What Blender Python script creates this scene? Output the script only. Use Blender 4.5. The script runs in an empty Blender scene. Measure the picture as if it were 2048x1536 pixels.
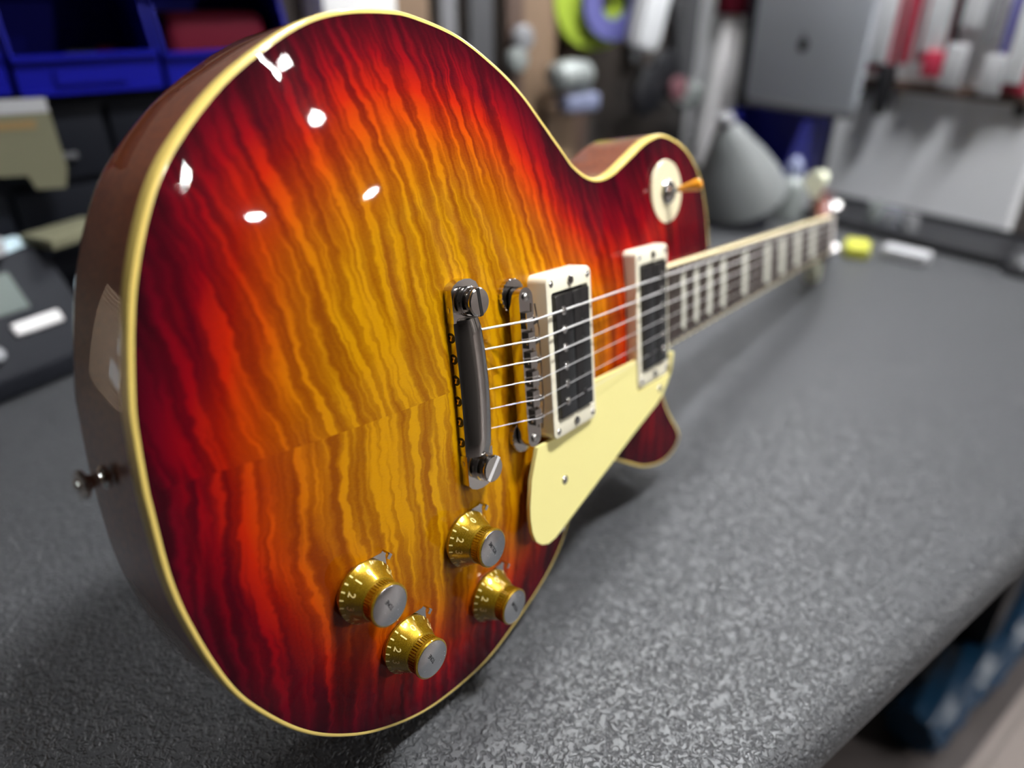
import bpy, bmesh, math, random
import numpy as np
from mathutils import Matrix, Vector
from mathutils.geometry import delaunay_2d_cdt

# ---------------------------------------------------------------- camera, world, light, exposure
S = bpy.context.scene
COL = S.collection
MM = 0.001
cam_d = bpy.data.cameras.new('camera')
cam = bpy.data.objects.new('camera', cam_d)
COL.objects.link(cam)
cam_d.sensor_width = 36.0
cam_d.lens = 1462.0 * 36.0 / 2048.0
cam_d.clip_start = 0.01
cam_d.clip_end = 60
RX, DN, FW = (.8011, -.5985, -.0059), (-.2983, -.3907, -.8708), (.5189, .6994, -.4915)
cm = Matrix(((RX[0], -DN[0], -FW[0], -.1972), (RX[1], -DN[1], -FW[1], -.2781),
             (RX[2], -DN[2], -FW[2], .3471), (0, 0, 0, 1)))
# guitar and camera were measured together; this tips both so that bout and tuners rest on the bench
PIV = Vector((-.034, -.001, .002))
LEVEL = Matrix.Translation(PIV) @ Matrix.Rotation(math.radians(.6), 4, Vector((.238, -.971, 0))) @ Matrix.Translation(-PIV)
cm = LEVEL @ cm
loc, rot, _ = cm.decompose()
cam.location = loc
cam.rotation_mode = 'QUATERNION'
cam.rotation_quaternion = rot
cam_d.dof.use_dof = True
cam_d.dof.focus_distance = .334
cam_d.dof.aperture_fstop = 3.0
S.camera = cam

S.view_settings.view_transform = 'Standard'
S.view_settings.look = 'None'
S.view_settings.gamma = 1.0
S.view_settings.use_curve_mapping = False
S.view_settings.exposure = 0.0

world = bpy.data.worlds.new('world')
S.world = world
world.use_nodes = True
world.node_tree.nodes['Background'].inputs[0].default_value = (.55, .58, .65, 1)
world.node_tree.nodes['Background'].inputs[1].default_value = .05
LAMP = 170.0        # radiance of the ceiling panels

# ---------------------------------------------------------------- materials
MATS = {}
def mat(name, col=(.5, .5, .5), rough=.5, metal=0.0, coat=0.0, spec=.5, coatr=.03, emit=0.0, sub=0.0):
    m = bpy.data.materials.new(name)
    m.use_nodes = True
    b = m.node_tree.nodes['Principled BSDF']
    b.inputs['Base Color'].default_value = (*col, 1)
    b.inputs['Roughness'].default_value = rough
    b.inputs['Metallic'].default_value = metal
    b.inputs['Coat Weight'].default_value = coat
    b.inputs['Coat Roughness'].default_value = coatr
    b.inputs['Specular IOR Level'].default_value = spec
    if emit:
        b.inputs['Emission Color'].default_value = (*col, 1)
        b.inputs['Emission Strength'].default_value = emit
    if sub:
        b.inputs['Subsurface Weight'].default_value = sub
        b.inputs['Subsurface Radius'].default_value = (.004, .003, .002)
    MATS[name] = m
    return m
class NT:
    """short-hand for building node graphs"""
    def __init__(s, m): s.t = m.node_tree; s.b = s.t.nodes['Principled BSDF']
    def n(s, typ, **kw):
        nd = s.t.nodes.new(typ)
        for k, v in kw.items(): setattr(nd, k, v)
        return nd
    def l(s, a, b): s.t.links.new(a, b)
    def put(s, sock, v):
        if hasattr(v, 'is_linked') or isinstance(v, bpy.types.NodeSocket): s.l(v, sock)
        else: sock.default_value = v
    def math(s, op, a, b=0.0, c=0.0, clamp=False):
        nd = s.n('ShaderNodeMath', operation=op, use_clamp=clamp)
        s.put(nd.inputs[0], a); s.put(nd.inputs[1], b); s.put(nd.inputs[2], c)
        return nd.outputs[0]
    def xyz(s, x, y, z):
        nd = s.n('ShaderNodeCombineXYZ')
        for i, v in enumerate((x, y, z)): s.put(nd.inputs[i], v)
        return nd.outputs[0]
    def noise(s, vec, scale=1.0, detail=2.0, rough=.5, dist=0.0):
        nd = s.n('ShaderNodeTexNoise')
        s.l(vec, nd.inputs['Vector'])
        nd.inputs['Scale'].default_value = scale; nd.inputs['Detail'].default_value = detail
        nd.inputs['Roughness'].default_value = rough; nd.inputs['Distortion'].default_value = dist
        return nd.outputs['Fac']
    def ramp(s, fac, stops, interp='LINEAR'):
        nd = s.n('ShaderNodeValToRGB')
        s.l(fac, nd.inputs[0])
        r = nd.color_ramp; r.interpolation = interp
        while len(r.elements) < len(stops): r.elements.new(.5)
        for e, (p, c) in zip(r.elements, stops):
            e.position = p
            e.color = (c, c, c, 1) if isinstance(c, (int, float)) else (*c, 1)
        return nd.outputs[0]
    def mix(s, fac, a, b, blend='MIX'):
        nd = s.n('ShaderNodeMix', data_type='RGBA', blend_type=blend)
        s.put(nd.inputs[0], fac)
        for k, v in ((6, a), (7, b)):
            if isinstance(v, tuple): nd.inputs[k].default_value = (*v, 1)
            else: s.l(v, nd.inputs[k])
        return nd.outputs[2]
    def bump(s, h, strength, dist):
        nd = s.n('ShaderNodeBump')
        s.l(h, nd.inputs['Height'])
        nd.inputs['Strength'].default_value = strength; nd.inputs['Distance'].default_value = dist
        s.l(nd.outputs[0], s.b.inputs['Normal'])
    def obj(s): return s.n('ShaderNodeTexCoord').outputs['Object']

mat('nickel', (.66, .63, .60), .09, 1.0)
mat('nickel_dull', (.60, .58, .56), .22, 1.0)
mat('steel_wound', (.86, .84, .82), .42, .6)
mat('steel_plain', (.82, .81, .80), .35, .7)
mat('cream', (.83, .74, .50), .32, coat=.3, sub=.0)
mat('cream_pale', (.86, .80, .62), .35, coat=.25)
mat('guard', (.84, .75, .30), .4)
mat('binding', (.86, .64, .17), .25, coat=.6)
mat('fret_binding', (.84, .72, .42), .35)
mat('black_plastic', (.012, .012, .013), .3)
mat('bobbin', (.012, .011, .011), .25, coat=.3)
mat('bore', (.006, .005, .004), .5)
mat('brass', (.8, .55, .25), .2, 1.0)
mat('amber', (.80, .32, .02), .2, coat=.6)
mat('white_soft', (.62, .60, .59), .45)
mat('stick_white', (.92, .90, .90), .5)
mat('pearl', (.62, .60, .50), .3, coat=.5)
mat('mahogany_red', (.13, .02, .012), .3, coat=1)
mat('headstock_black', (.01, .01, .01), .2, coat=1)
mat('knob_print', (.95, .78, .30), .35)
mat('tone_print', (.01, .01, .012), .5)
mat('tuner_button', (.78, .80, .60), .35, coat=.3)
mat('bone', (.82, .76, .70), .4)

# gold flake inside a clear knob skin
m = mat('knob_gold', (.5, .3, .01), .3, .7, coat=1.0, coatr=.03)
t = NT(m)
f = t.noise(t.obj(), 3200, 1)
t.l(t.ramp(f, [(.3, (.22, .12, .003)), (.6, (.42, .26, .008)), (.8, (.75, .5, .06))]), t.b.inputs['Base Color'])
# reflector cap with tiny pits
m = mat('knob_cap', (.62, .62, .63), .13, 1.0)
t = NT(m)
f = t.noise(t.obj(), 1500, 3, .7)
t.l(t.ramp(f, [(.35, .08), (.75, .30)]), t.b.inputs['Roughness'])
t.bump(f, .10, .0003)

# flame maple under a sunburst
m = mat('maple_burst', (.6, .3, .02), .5, coat=.33, coatr=.025, spec=.03)
t = NT(m)
sep = t.n('ShaderNodeSeparateXYZ'); oc = t.obj(); t.l(oc, sep.inputs[0])
u, v = sep.outputs[0], sep.outputs[1]
av = t.math('ABSOLUTE', v)
treb = t.math('LESS_THAN', v, 0.0)
wob = t.math('MULTIPLY', t.math('SUBTRACT', t.noise(t.xyz(u, v, treb), 15, 2), .5), .016)
lean = t.math('MULTIPLY', av, t.math('SUBTRACT', .24, t.math('MULTIPLY', treb, .22)))
wr = t.math('MULTIPLY', t.math('SUBTRACT', t.noise(t.xyz(u, v, treb), 130, 2.5), .5), .0060)
uu = t.math('ADD', t.math('ADD', t.math('ADD', u, lean), wob), wr)
f1 = t.noise(t.xyz(t.math('MULTIPLY', uu, 195), t.math('MULTIPLY', v, 13.0), t.math('MULTIPLY', treb, 9.7)), 1, 1.5, .45)
f2 = t.noise(t.xyz(t.math('MULTIPLY', uu, 430), t.math('MULTIPLY', v, 12), t.math('MULTIPLY', treb, 3.3)), 1, 2, .5)
fl = t.math('ADD', t.math('MULTIPLY', f1, .74), t.math('MULTIPLY', f2, .26))
fl = t.ramp(fl, [(.36, 0.0), (.46, .26), (.525, .50), (.57, .92), (.64, 1.0)])
gr = t.noise(t.xyz(t.math('MULTIPLY', u, 420), t.math('MULTIPLY', v, 2600), 0.0), 1, 2, .6)
fl = t.math('ADD', fl, t.math('MULTIPLY', t.math('SUBTRACT', gr, .5), .45), clamp=True)
at = t.n('ShaderNodeAttribute', attribute_name='rim')
blot = t.math('MULTIPLY', t.math('SUBTRACT', t.noise(oc, 16, 2), .5), .016)
d = t.math('DIVIDE', t.math('ADD', at.outputs['Fac'], blot), .12, clamp=True)
bright = t.ramp(d, [(0, (.045, .0, .005)), (.067, (.11, .0, .006)), (.16, (.25, .001, .004)), (.26, (.45, .014, .001)),
                    (.36, (.54, .062, .0005)), (.48, (.53, .145, .0005)), (.64, (.54, .232, .0005)), (1, (.55, .270, .001))])
dark = t.ramp(d, [(0, (.014, .0, .003)), (.067, (.034, .0, .003)), (.16, (.055, .0, .004)), (.26, (.14, .002, .001)),
                  (.36, (.20, .014, .0005)), (.48, (.22, .036, .0005)), (.64, (.24, .064, .0005)), (1, (.26, .085, .0005))])
colr = t.mix(fl, dark, bright)
t.l(colr, t.b.inputs['Base Color'])

# mahogany back and sides
m = mat('mahogany', (.17, .04, .012), .35, coat=1.0, coatr=.02)
m.node_tree.nodes['Principled BSDF'].inputs['Coat IOR'].default_value = 1.75
t = NT(m)
sep = t.n('ShaderNodeSeparateXYZ'); t.l(t.obj(), sep.inputs[0])
g = t.noise(t.xyz(t.math('MULTIPLY', sep.outputs[0], 40), t.math('MULTIPLY', sep.outputs[1], 420), t.math('MULTIPLY', sep.outputs[2], 420)), 1, 3)
t.l(t.ramp(g, [(.3, (.15, .030, .010)), (.7, (.26, .062, .016))]), t.b.inputs['Base Color'])
# rosewood
m = mat('rosewood', (.035, .022, .018), .45)
t = NT(m)
sep = t.n('ShaderNodeSeparateXYZ'); t.l(t.obj(), sep.inputs[0])
g = t.noise(t.xyz(t.math('MULTIPLY', sep.outputs[0], 60), t.math('MULTIPLY', sep.outputs[1], 900), 0.0), 1, 3)
t.l(t.ramp(g, [(.3, (.022, .013, .011)), (.7, (.075, .050, .040))]), t.b.inputs['Base Color'])
# pebbled black vinyl of the bench
m = mat('vinyl', (.050, .0515, .055), .40, spec=.7)
t = NT(m)
oc = t.obj()
n1 = t.noise(oc, 270, 2, .5, 1.2)
n2 = t.noise(oc, 1300, 2, .6)
worm = t.ramp(n1, [(.38, 0.0), (.48, .7), (.56, 1.0)])
h = t.math('ADD', worm, t.math('MULTIPLY', n2, .2))
t.bump(h, 1.0, .0009)
# brown pegboard wall
m = mat('pegboard', (.10, .075, .058), .7)
t = NT(m)
t.l(t.ramp(t.noise(t.obj(), 5, 2), [(.3, (.030, .026, .024)), (.7, (.085, .064, .050))]), t.b.inputs['Base Color'])
mat('wall_paint', (.70, .705, .72), .6)
mat('room_paint', (.10, .09, .085), .8)
mat('room_light', (.50, .46, .44), .8)
mat('room_dim', (.06, .055, .05), .8)
mat('ceiling_paint', (.25, .25, .25), .8)
m = mat('floor_vinyl', (.20, .17, .155), .5)
t = NT(m)
t.l(t.ramp(t.noise(t.obj(), 3, 3), [(.35, (.09, .075, .07)), (.65, (.15, .13, .125))]), t.b.inputs['Base Color'])
mat('lamp_glow', (.97, .985, 1.0), .5, emit=LAMP)
mat('panel_glow', (.97, .985, 1.0), .5, emit=LAMP * 1.62)
mat('spot_glow', (1.0, .985, .97), .5, emit=LAMP * 6.5)
mat('strip_glow', (.97, .985, 1.0), .5, emit=LAMP * .15)
mat('lamp_frame', (.7, .7, .7), .5)
mat('bin_blue', (.003, .004, .21), .5, spec=.15)
mat('bin_blue_dark', (.006, .008, .12), .4)
mat('drawer_black', (.006, .007, .011), .6, spec=.15)
mat('paper_tan', (.13, .125, .075), .8)
mat('paper_brown', (.20, .13, .05), .8)
mat('paper_blue', (.58, .74, .80), .7)
mat('paper_white', (.80, .79, .77), .7)
mat('device_case', (.010, .011, .015), .6, spec=.15)
mat('lcd', (.075, .098, .088), .4, spec=.2)
mat('silver_knob', (.22, .225, .24), .5)
mat('wood_tan', (.20, .13, .08), .6)
mat('wood_dark', (.09, .055, .04), .6)
mat('grey_tool', (.20, .20, .21), .5)
mat('grey_dark', (.075, .075, .08), .5)
mat('clamp_grey', (.26, .28, .27), .4, .3)
mat('clamp_blue', (.20, .22, .33), .45, .2)
mat('lime', (.34, .46, .03), .6)
mat('indigo', (.10, .10, .30), .5)
mat('tape_white', (.56, .57, .58), .5)
mat('black_rubber', (.010, .010, .012), .45)
mat('pink', (.16, .07, .08), .5)
mat('dark_red', (.10, .004, .014), .7, spec=.15)
mat('red_card', (.36, .02, .05), .5)
mat('monitor_grey', (.33, .35, .38), .5, .1)
mat('shade_grey', (.17, .178, .178), .5, spec=.3)
mat('yellow', (.42, .42, .04), .6)
mat('eraser_white', (.34, .34, .35), .6)
mat('tarp_blue', (.010, .05, .11), .33, spec=.4)
mat('floor_fill_brown', (.27, .225, .205), .7)
mat('steel_bright', (.6, .62, .68), .25, .8)
mat('metal_black', (.02, .02, .02), .4)

# ---------------------------------------------------------------- helpers
def link(name, me, m, parent=None):
    if m is not None:
        me.materials.clear(); me.materials.append(MATS[m])
    o = bpy.data.objects.new(name, me)
    COL.objects.link(o)
    if parent is not None: o.parent = parent
    return o
def mesh(name, vs, fs, m, parent=None, smooth=False, scale=MM):
    me = bpy.data.meshes.new(name)
    me.from_pydata([(a * scale, b * scale, c * scale) for a, b, c in vs], [], fs)
    me.validate(); me.update()
    fix(me)
    if smooth: shade(me)
    return link(name, me, m, parent)
def fix(me):
    bm = bmesh.new(); bm.from_mesh(me)
    bmesh.ops.recalc_face_normals(bm, faces=bm.faces)
    bm.to_mesh(me); bm.free()
def shade(me, ang=40):
    for p in me.polygons: p.use_smooth = True
    try: me.set_sharp_from_angle(angle=math.radians(ang))
    except Exception: pass
def bevel_bm(bm, r, seg=2):
    if r > 0:
        es = [e for e in bm.edges if len(e.link_faces) == 2 and e.calc_face_angle(0) > .6]
        bmesh.ops.bevel(bm, geom=es, offset=r, segments=seg, profile=.6, affect='EDGES', clamp_overlap=True)
def out(name, bm, m, parent=None, smooth=True, xf=None, ang=40):
    bmesh.ops.recalc_face_normals(bm, faces=bm.faces)
    bmesh.ops.scale(bm, vec=(MM, MM, MM), verts=bm.verts)
    if xf is not None: bmesh.ops.transform(bm, matrix=xf, verts=bm.verts)
    me = bpy.data.meshes.new(name)
    bm.to_mesh(me); bm.free()
    if smooth: shade(me, ang)
    return link(name, me, m, parent)
def box_bm(c, s, rotz=0.0, bm=None, rot=None):
    bm = bm or bmesh.new()
    M = Matrix.Translation(c) @ (rot if rot is not None else Matrix.Rotation(rotz, 4, 'Z')) @ Matrix.Diagonal((*s, 1))
    bmesh.ops.create_cube(bm, size=1.0, matrix=M)
    return bm
def box(name, c, s, m, parent=None, r=0.0, rotz=0.0, rot=None, seg=2):
    bm = box_bm(c, s, rotz, rot=rot)
    bevel_bm(bm, r, seg)
    return out(name, bm, m, parent, ang=25)
def lathe_bm(prof, n=32, axis='Z', c=(0, 0, 0), bm=None, M=None, cap=True):
    """prof: (radius, height) list, revolved about an axis through c"""
    bm = bm or bmesh.new()
    rows = []
    for r, h in prof:
        row = []
        for i in range(n):
            a = 2 * math.pi * i / n
            row.append(bm.verts.new((r * math.cos(a), r * math.sin(a), h)))
        rows.append(row)
    for a, b in zip(rows, rows[1:]):
        for i in range(n): bm.faces.new((a[i], a[(i + 1) % n], b[(i + 1) % n], b[i]))
    if cap:
        bm.faces.new(rows[0][::-1]); bm.faces.new(rows[-1])
    vs = [x for r in rows for x in r]
    if M is None:
        R = {'Z': Matrix.Identity(4), 'X': Matrix.Rotation(math.pi / 2, 4, 'Y'), 'Y': Matrix.Rotation(-math.pi / 2, 4, 'X')}[axis]
        M = Matrix.Translation(c) @ R
    bmesh.ops.transform(bm, matrix=M, verts=vs)
    return bm
def lathe(name, prof, m, parent=None, n=32, axis='Z', c=(0, 0, 0), M=None, ang=35):
    return out(name, lathe_bm(prof, n, axis, c, M=M), m, parent, ang=ang)
def prism_bm(poly, z0, z1, bm=None, M=None):
    """poly (x,y) extruded; z0/z1 numbers or functions of (x,y)"""
    bm = bm or bmesh.new()
    f0 = z0 if callable(z0) else (lambda x, y: z0)
    f1 = z1 if callable(z1) else (lambda x, y: z1)
    a = [bm.verts.new((x, y, f0(x, y))) for x, y in poly]
    b = [bm.verts.new((x, y, f1(x, y))) for x, y in poly]
    n = len(poly)
    for i in range(n): bm.faces.new((a[i], a[(i + 1) % n], b[(i + 1) % n], b[i]))
    bm.faces.new(a[::-1]); bm.faces.new(b)
    if M is not None: bmesh.ops.transform(bm, matrix=M, verts=a + b)
    return bm
def prism(name, poly, z0, z1, m, parent=None, r=0.0, M=None, seg=2):
    bm = prism_bm(poly, z0, z1, M=M)
    bevel_bm(bm, r, seg)
    return out(name, bm, m, parent, ang=25)
def tube_bm(pts, r, n=8, bm=None):
    bm = bm or bmesh.new()
    P = [Vector(p) for p in pts]
    rows = []; prev = None
    for i, p in enumerate(P):
        t = (P[min(i + 1, len(P) - 1)] - P[max(i - 1, 0)]).normalized()
        if prev is None:
            a = t.orthogonal().normalized()
        else:
            a = (prev - t * prev.dot(t)).normalized()
        prev = a; b = t.cross(a)
        rr = r[i] if isinstance(r, (list, tuple)) else r
        rows.append([bm.verts.new(p + (a * math.cos(2 * math.pi * k / n) + b * math.sin(2 * math.pi * k / n)) * rr) for k in range(n)])
    for x, y in zip(rows, rows[1:]):
        for k in range(n): bm.faces.new((x[k], x[(k + 1) % n], y[(k + 1) % n], y[k]))
    bm.faces.new(rows[0][::-1]); bm.faces.new(rows[-1])
    return bm
def tube(name, pts, r, m, parent=None, n=8): return out(name, tube_bm(pts, r, n), m, parent, ang=60)
def rrect(cx, cy, sx, sy, r, k=5):
    p = []
    for (x, y, a0) in ((sx / 2 - r, sy / 2 - r, 0), (-sx / 2 + r, sy / 2 - r, 90), (-sx / 2 + r, -sy / 2 + r, 180), (sx / 2 - r, -sy / 2 + r, 270)):
        for i in range(k + 1):
            a = math.radians(a0 + 90 * i / k)
            p.append((cx + x + r * math.cos(a), cy + y + r * math.sin(a)))
    return p
def empty(name, label, cat, loc=(0, 0, 0), group=None, rotz=0.0):
    o = bpy.data.objects.new(name, None)
    COL.objects.link(o)
    o.location = [x * MM for x in loc]; o.rotation_euler = (0, 0, rotz)
    o.empty_display_size = .02
    o['label'] = label; o['category'] = cat
    if group: o['group'] = group
    return o
def tag(o, label=None, cat=None, group=None, kind=None):
    for k, v in (('label', label), ('category', cat), ('group', group), ('kind', kind)):
        if v: o[k] = v
    return o
def catmull(pts, step):
    P = [np.array(p, float) for p in pts]
    P = [2 * P[0] - P[1]] + P + [2 * P[-1] - P[-2]]
    res = []
    for i in range(1, len(P) - 2):
        p0, p1, p2, p3 = P[i - 1:i + 3]
        n = max(2, int(round(np.linalg.norm(p2 - p1) / step)))
        for k in range(n):
            t = k / n
            res.append(.5 * (2 * p1 + (p2 - p0) * t + (2 * p0 - 5 * p1 + 4 * p2 - p3) * t * t + (3 * p1 - p0 - 3 * p2 + p3) * t ** 3))
    return res

# ---------------------------------------------------------------- the room
def struct(name, c, s, m):
    return tag(box(name, c, s, m), kind='structure')
struct('floor', (2300, -3000, -760), (9800, 8200, 20), 'floor_vinyl')
struct('ceiling', (2300, -3000, 1760), (9800, 8200, 20), 'ceiling_paint')
struct('wall_back', (-750, 830, 500), (3660, 40, 2500), 'pegboard')
struct('wall_right', (1085, 480, 500), (30, 660, 2500), 'wall_paint')
CC = empty('corner_cabinet', 'dark charcoal cabinet filling the corner behind the monitor', 'cabinet', (1048, 558, 0))
box('case', (0, 0, 220), (40, 190, 440), 'drawer_black', CC, r=2)
for y_ in (-47, 47): box('door', (-22, y_, 220), (5, 90, 430), 'drawer_black', CC, r=1)
struct('wall_left', (-2600, -3000, 500), (20, 8200, 2500), 'room_dim')
struct('wall_front', (2300, -7100, 500), (9800, 20, 2500), 'room_paint')
struct('wall_far', (7190, -3000, 500), (20, 8200, 2500), 'room_light')
for i, (y_, w_) in enumerate(((-6300, 500), (-5350, 260), (-4700, 620), (-3800, 200), (-3200, 420), (-2300, 700))):
    struct('reflection_panel_%d' % (i + 1), (7150, y_, 250), (60, w_, 2000), 'room_dim')  # unseen dark slabs, added so the polished tailpiece mirrors stripes
struct('wall_side', (4140, 1090, 500), (6120, 20, 2500), 'room_paint')

def ceiling_light(x, y, sx, sy, label, rotz=0.0, z=1745, glow='lamp_glow'):
    t = empty('ceiling_light', label, 'light', (x, y, z), 'ceiling lights of the shop', rotz)
    box('lamp_frame', (0, 0, 2), (sx + 40, sy + 40, 16), 'lamp_frame', t)
    box('diffuser', (0, 0, -8), (sx, sy, 8), glow, t)
    return t
for x, y, sx, sy, w, g in ((2240, -2080, 70, 90, 'over the front right of the shop', 'spot_glow'), (2500, -4000, 150, 180, 'farthest out in front', 'spot_glow'),
                           (4900, -4000, 190, 190, 'farthest out to the right', 'spot_glow'), (560, -370, 460, 140, 'straight above the bench', 'panel_glow'),
                           (960, 540, 130, 300, 'near the corner above the bench', 'lamp_glow')):
    ceiling_light(x, y, sx, sy, 'flat white ceiling light panel ' + w, glow=g)
SL = empty('strip_light', 'long white strip light held out from the white wall above the hanging packs', 'light', (960, 420, 690))
box('housing', (0, 0, 12), (90, 640, 20), 'lamp_frame', SL, r=3)
box('diffuser', (0, 0, -1), (70, 620, 8), 'strip_glow', SL)
for y_ in (-200, 200): box('arm', (57, y_, 12), (110, 14, 14), 'lamp_frame', SL)

# ---------------------------------------------------------------- the workbench
BENCH = empty('workbench', 'workbench covered in black pebbled vinyl under the guitar', 'workbench', (250, 300, -750))
prof = [(810, 0)]
R0, YF, TH = 22.0, -183.0, 27.0
for i in range(9):
    a = math.radians(90 * i / 8)
    prof.append((YF + R0 - R0 * math.sin(a), -R0 + R0 * math.cos(a)))
prof += [(YF, -TH), (YF + 6, -TH - 3), (810, -TH - 3)]
bm = bmesh.new()
xs = (-900, 1070)
rows = [[bm.verts.new((x - 250, y - 300, z + 750)) for y, z in prof] for x in xs]
for i in range(len(prof)):
    j = (i + 1) % len(prof)
    bm.faces.new((rows[0][i], rows[0][j], rows[1][j], rows[1][i]))
bm.faces.new(rows[0][::-1]); bm.faces.new(rows[1])
out('padded_top', bm, 'vinyl', BENCH)
for x in (-1080, 760):
    for y in (-330, 420):
        box('leg', (x, y, 355), (60, 60, 710), 'metal_black', BENCH)
box('rear_rail', (-160, 470, 640), (1900, 30, 80), 'metal_black', BENCH)

# ---------------------------------------------------------------- the guitar
# guitar frame: x along the neck (0 at the bridge saddles), y to the bass side, z out of the top; millimetres
GUITAR = bpy.data.objects.new('electric_guitar', None)
COL.objects.link(GUITAR)
GR = Matrix(((.9619, .0846, .2600), (.2361, .2227, -.9459), (-.1379, .9712, .1942)))
GUITAR.rotation_mode = 'QUATERNION'
GM = LEVEL @ (Matrix.Translation((0, 0, .16663)) @ GR.to_4x4())
GUITAR.rotation_quaternion = GM.to_quaternion()
GUITAR.location = GM.to_translation()
tag(GUITAR, 'cherry sunburst flame-top electric guitar standing on its edge on the bench', 'guitar')

bass = [(-187, 0), (-186.3, 17), (-184.7, 33.7), (-177.5, 66.8), (-166.8, 93.8), (-155.3, 111.7), (-135.7, 131.1), (-116.3, 144.9), (-95, 156.5),
        (-75, 162.4), (-52, 164.9), (-36, 164.3), (-9, 158.6), (17.3, 146.6), (35.4, 135.1), (50.7, 122.1), (67.4, 107.5), (80.5, 96.8),
        (98, 90), (117.6, 91.5), (141.4, 101.3), (161.7, 110), (182.7, 114), (205, 109.5), (222, 102), (236, 90.5), (244, 80), (251, 63), (255, 46), (257, 29)]
cutw = [(178, -29), (177, -45), (179, -62), (184, -76), (192, -88), (201, -99), (206, -108)]
treb = [(206, -108), (200, -115), (186, -119.8), (168, -119), (148, -113.5), (128, -103.5), (108, -93.5), (92, -90), (75, -96), (60, -110), (47, -127.5), (25, -144),
        (-11, -160), (-37.5, -166.6), (-75, -166), (-106.6, -156.2), (-130, -142.3), (-148, -125.8), (-164.5, -103), (-173.5, -85), (-181.3, -59.2), (-185.8, -34), (-187, 0)]
seg_b, seg_c, seg_t = catmull(bass, 3.2), catmull(cutw, 3.2), catmull(treb, 3.2)
edge = seg_b + [np.array(bass[-1], float)]
nb = len(edge)
edge = np.array(edge + seg_c + seg_t)           # anticlockwise seen from the back = clockwise seen from the front
N = len(edge)
def normals(E):
    t = np.roll(E, -1, 0) - np.roll(E, 1, 0)
    t /= np.linalg.norm(t, axis=1)[:, None]
    return np.c_[t[:, 1], -t[:, 0]]             # to the inside for this winding
NRM = normals(edge)
RIMSEG = [i for i in range(N) if i != nb - 1]    # all but the straight closing line under the neck
def rimdist(Q, segs=None):
    Q = np.asarray(Q, float)
    best = np.full(len(Q), 1e9)
    for i in (RIMSEG if segs is None else segs):
        a, b = edge[i], edge[(i + 1) % N]
        ab = b - a
        tt = np.clip(((Q - a) @ ab) / (ab @ ab), 0, 1)
        best = np.minimum(best, np.linalg.norm(Q - a - tt[:, None] * ab, axis=1))
    return best
def inside(Q):
    x, y = Q[:, 0], Q[:, 1]
    c = np.zeros(len(Q), bool)
    for i in range(N):
        x1, y1 = edge[i]; x2, y2 = edge[(i + 1) % N]
        hit = ((y1 > y) != (y2 > y)) & (x < (x2 - x1) * (y - y1) / (y2 - y1 + 1e-12) + x1)
        c ^= hit
    return c
def arch(d, q):
    tt = np.clip((d - 6) / 123.0, 0, 1)
    hh = 12.3 * (1 - (1 - tt ** 1.15) ** 2.6)
    pl = np.maximum(9.8 - .069 * (q[:, 0] - 110), .3)
    k = 2.0
    return np.maximum(-k * np.log(np.exp(-hh / k) + np.exp(-pl / k)) + k * np.log(1 + np.exp(-pl / k)) * 0, 0) * np.clip(d / 6, 0, 1)
BW = 1.9
ring0 = edge + NRM * BW
ring1 = edge + NRM * 4.2
gx, gy = np.meshgrid(np.arange(-184, 256, 3.4), np.arange(-165, 165, 3.4))
gx = gx + (np.arange(gx.shape[0]) % 2)[:, None] * 1.7
G = np.c_[gx.ravel(), gy.ravel()]
G = G[inside(G)]
G = G[rimdist(G) > 6.2]
ring1 = ring1[(rimdist(ring1) > 3.6) & inside(ring1)]
pts = np.vstack([ring0, ring1, G])
res = delaunay_2d_cdt([Vector(p) for p in pts], [(i, (i + 1) % N) for i in range(N)], [list(range(N))], 1, 1e-4)
tv = np.array([(p.x, p.y) for p in res[0]]); tf = res[2]
td = rimdist(tv)
tz = arch(td, tv)
# relax the carve so no crease stays along the middle of the horns
nbv = [[] for _ in tv]
for f in tf:
    for i in range(3): nbv[f[i]].append(f[(i + 1) % 3]); nbv[f[i]].append(f[(i + 2) % 3])
src = np.concatenate([np.full(len(n), i) for i, n in enumerate(nbv)]); dst = np.concatenate([np.array(n, int) for n in nbv])
cnt = np.maximum(np.bincount(src, minlength=len(tv)), 1)
free = np.clip((td - 3) / 6, 0, 1)
for _ in range(22):
    av_ = np.bincount(src, weights=tz[dst], minlength=len(tv)) / cnt
    tz = tz + free * .6 * (av_ - tz)
me = bpy.data.meshes.new('carved_top')
me.from_pydata([(a * MM, b * MM, c * MM) for (a, b), c in zip(tv, tz)], [], [tuple(f) for f in tf])
me.update()
if me.polygons[0].normal.z < 0: me.flip_normals()
for p in me.polygons: p.use_smooth = True
a_ = me.attributes.new('rim', 'FLOAT', 'POINT')
su = np.clip((tv[:, 0] - 40) / 120, 0, 1)
burst = (1 - .52 * su * su * (3 - 2 * su)) * np.minimum(td, rimdist(tv, [nb - 1]) * .72 + 2)      # the dark lacquer runs on round the neck joint
a_.data.foreach_set('value', (burst * MM).astype(np.float32))
TOP = link('carved_top', me, 'maple_burst', GUITAR)
def topz(x, y):
    q = np.array([[x, y]], float)
    i = np.argmin(((tv - q) ** 2).sum(1))
    return float(tz[i])
# binding: a strip wrapped over the rim
vs, fs = [], []
prof_b = [(0.0, -6.4), (0.0, -.9), (.25, -.35), (.8, -.05), (BW, 0.02)]
K = len(prof_b)
for i in range(N):
    for o, w in prof_b:
        q = edge[i] + NRM[i] * o
        vs.append((q[0], q[1], w))
for i in RIMSEG:
    j = (i + 1) % N
    for k in range(K - 1): fs.append((i * K + k, j * K + k, j * K + k + 1, i * K + k + 1))
mesh('binding', vs, fs, 'binding', GUITAR, smooth=True)
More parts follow.
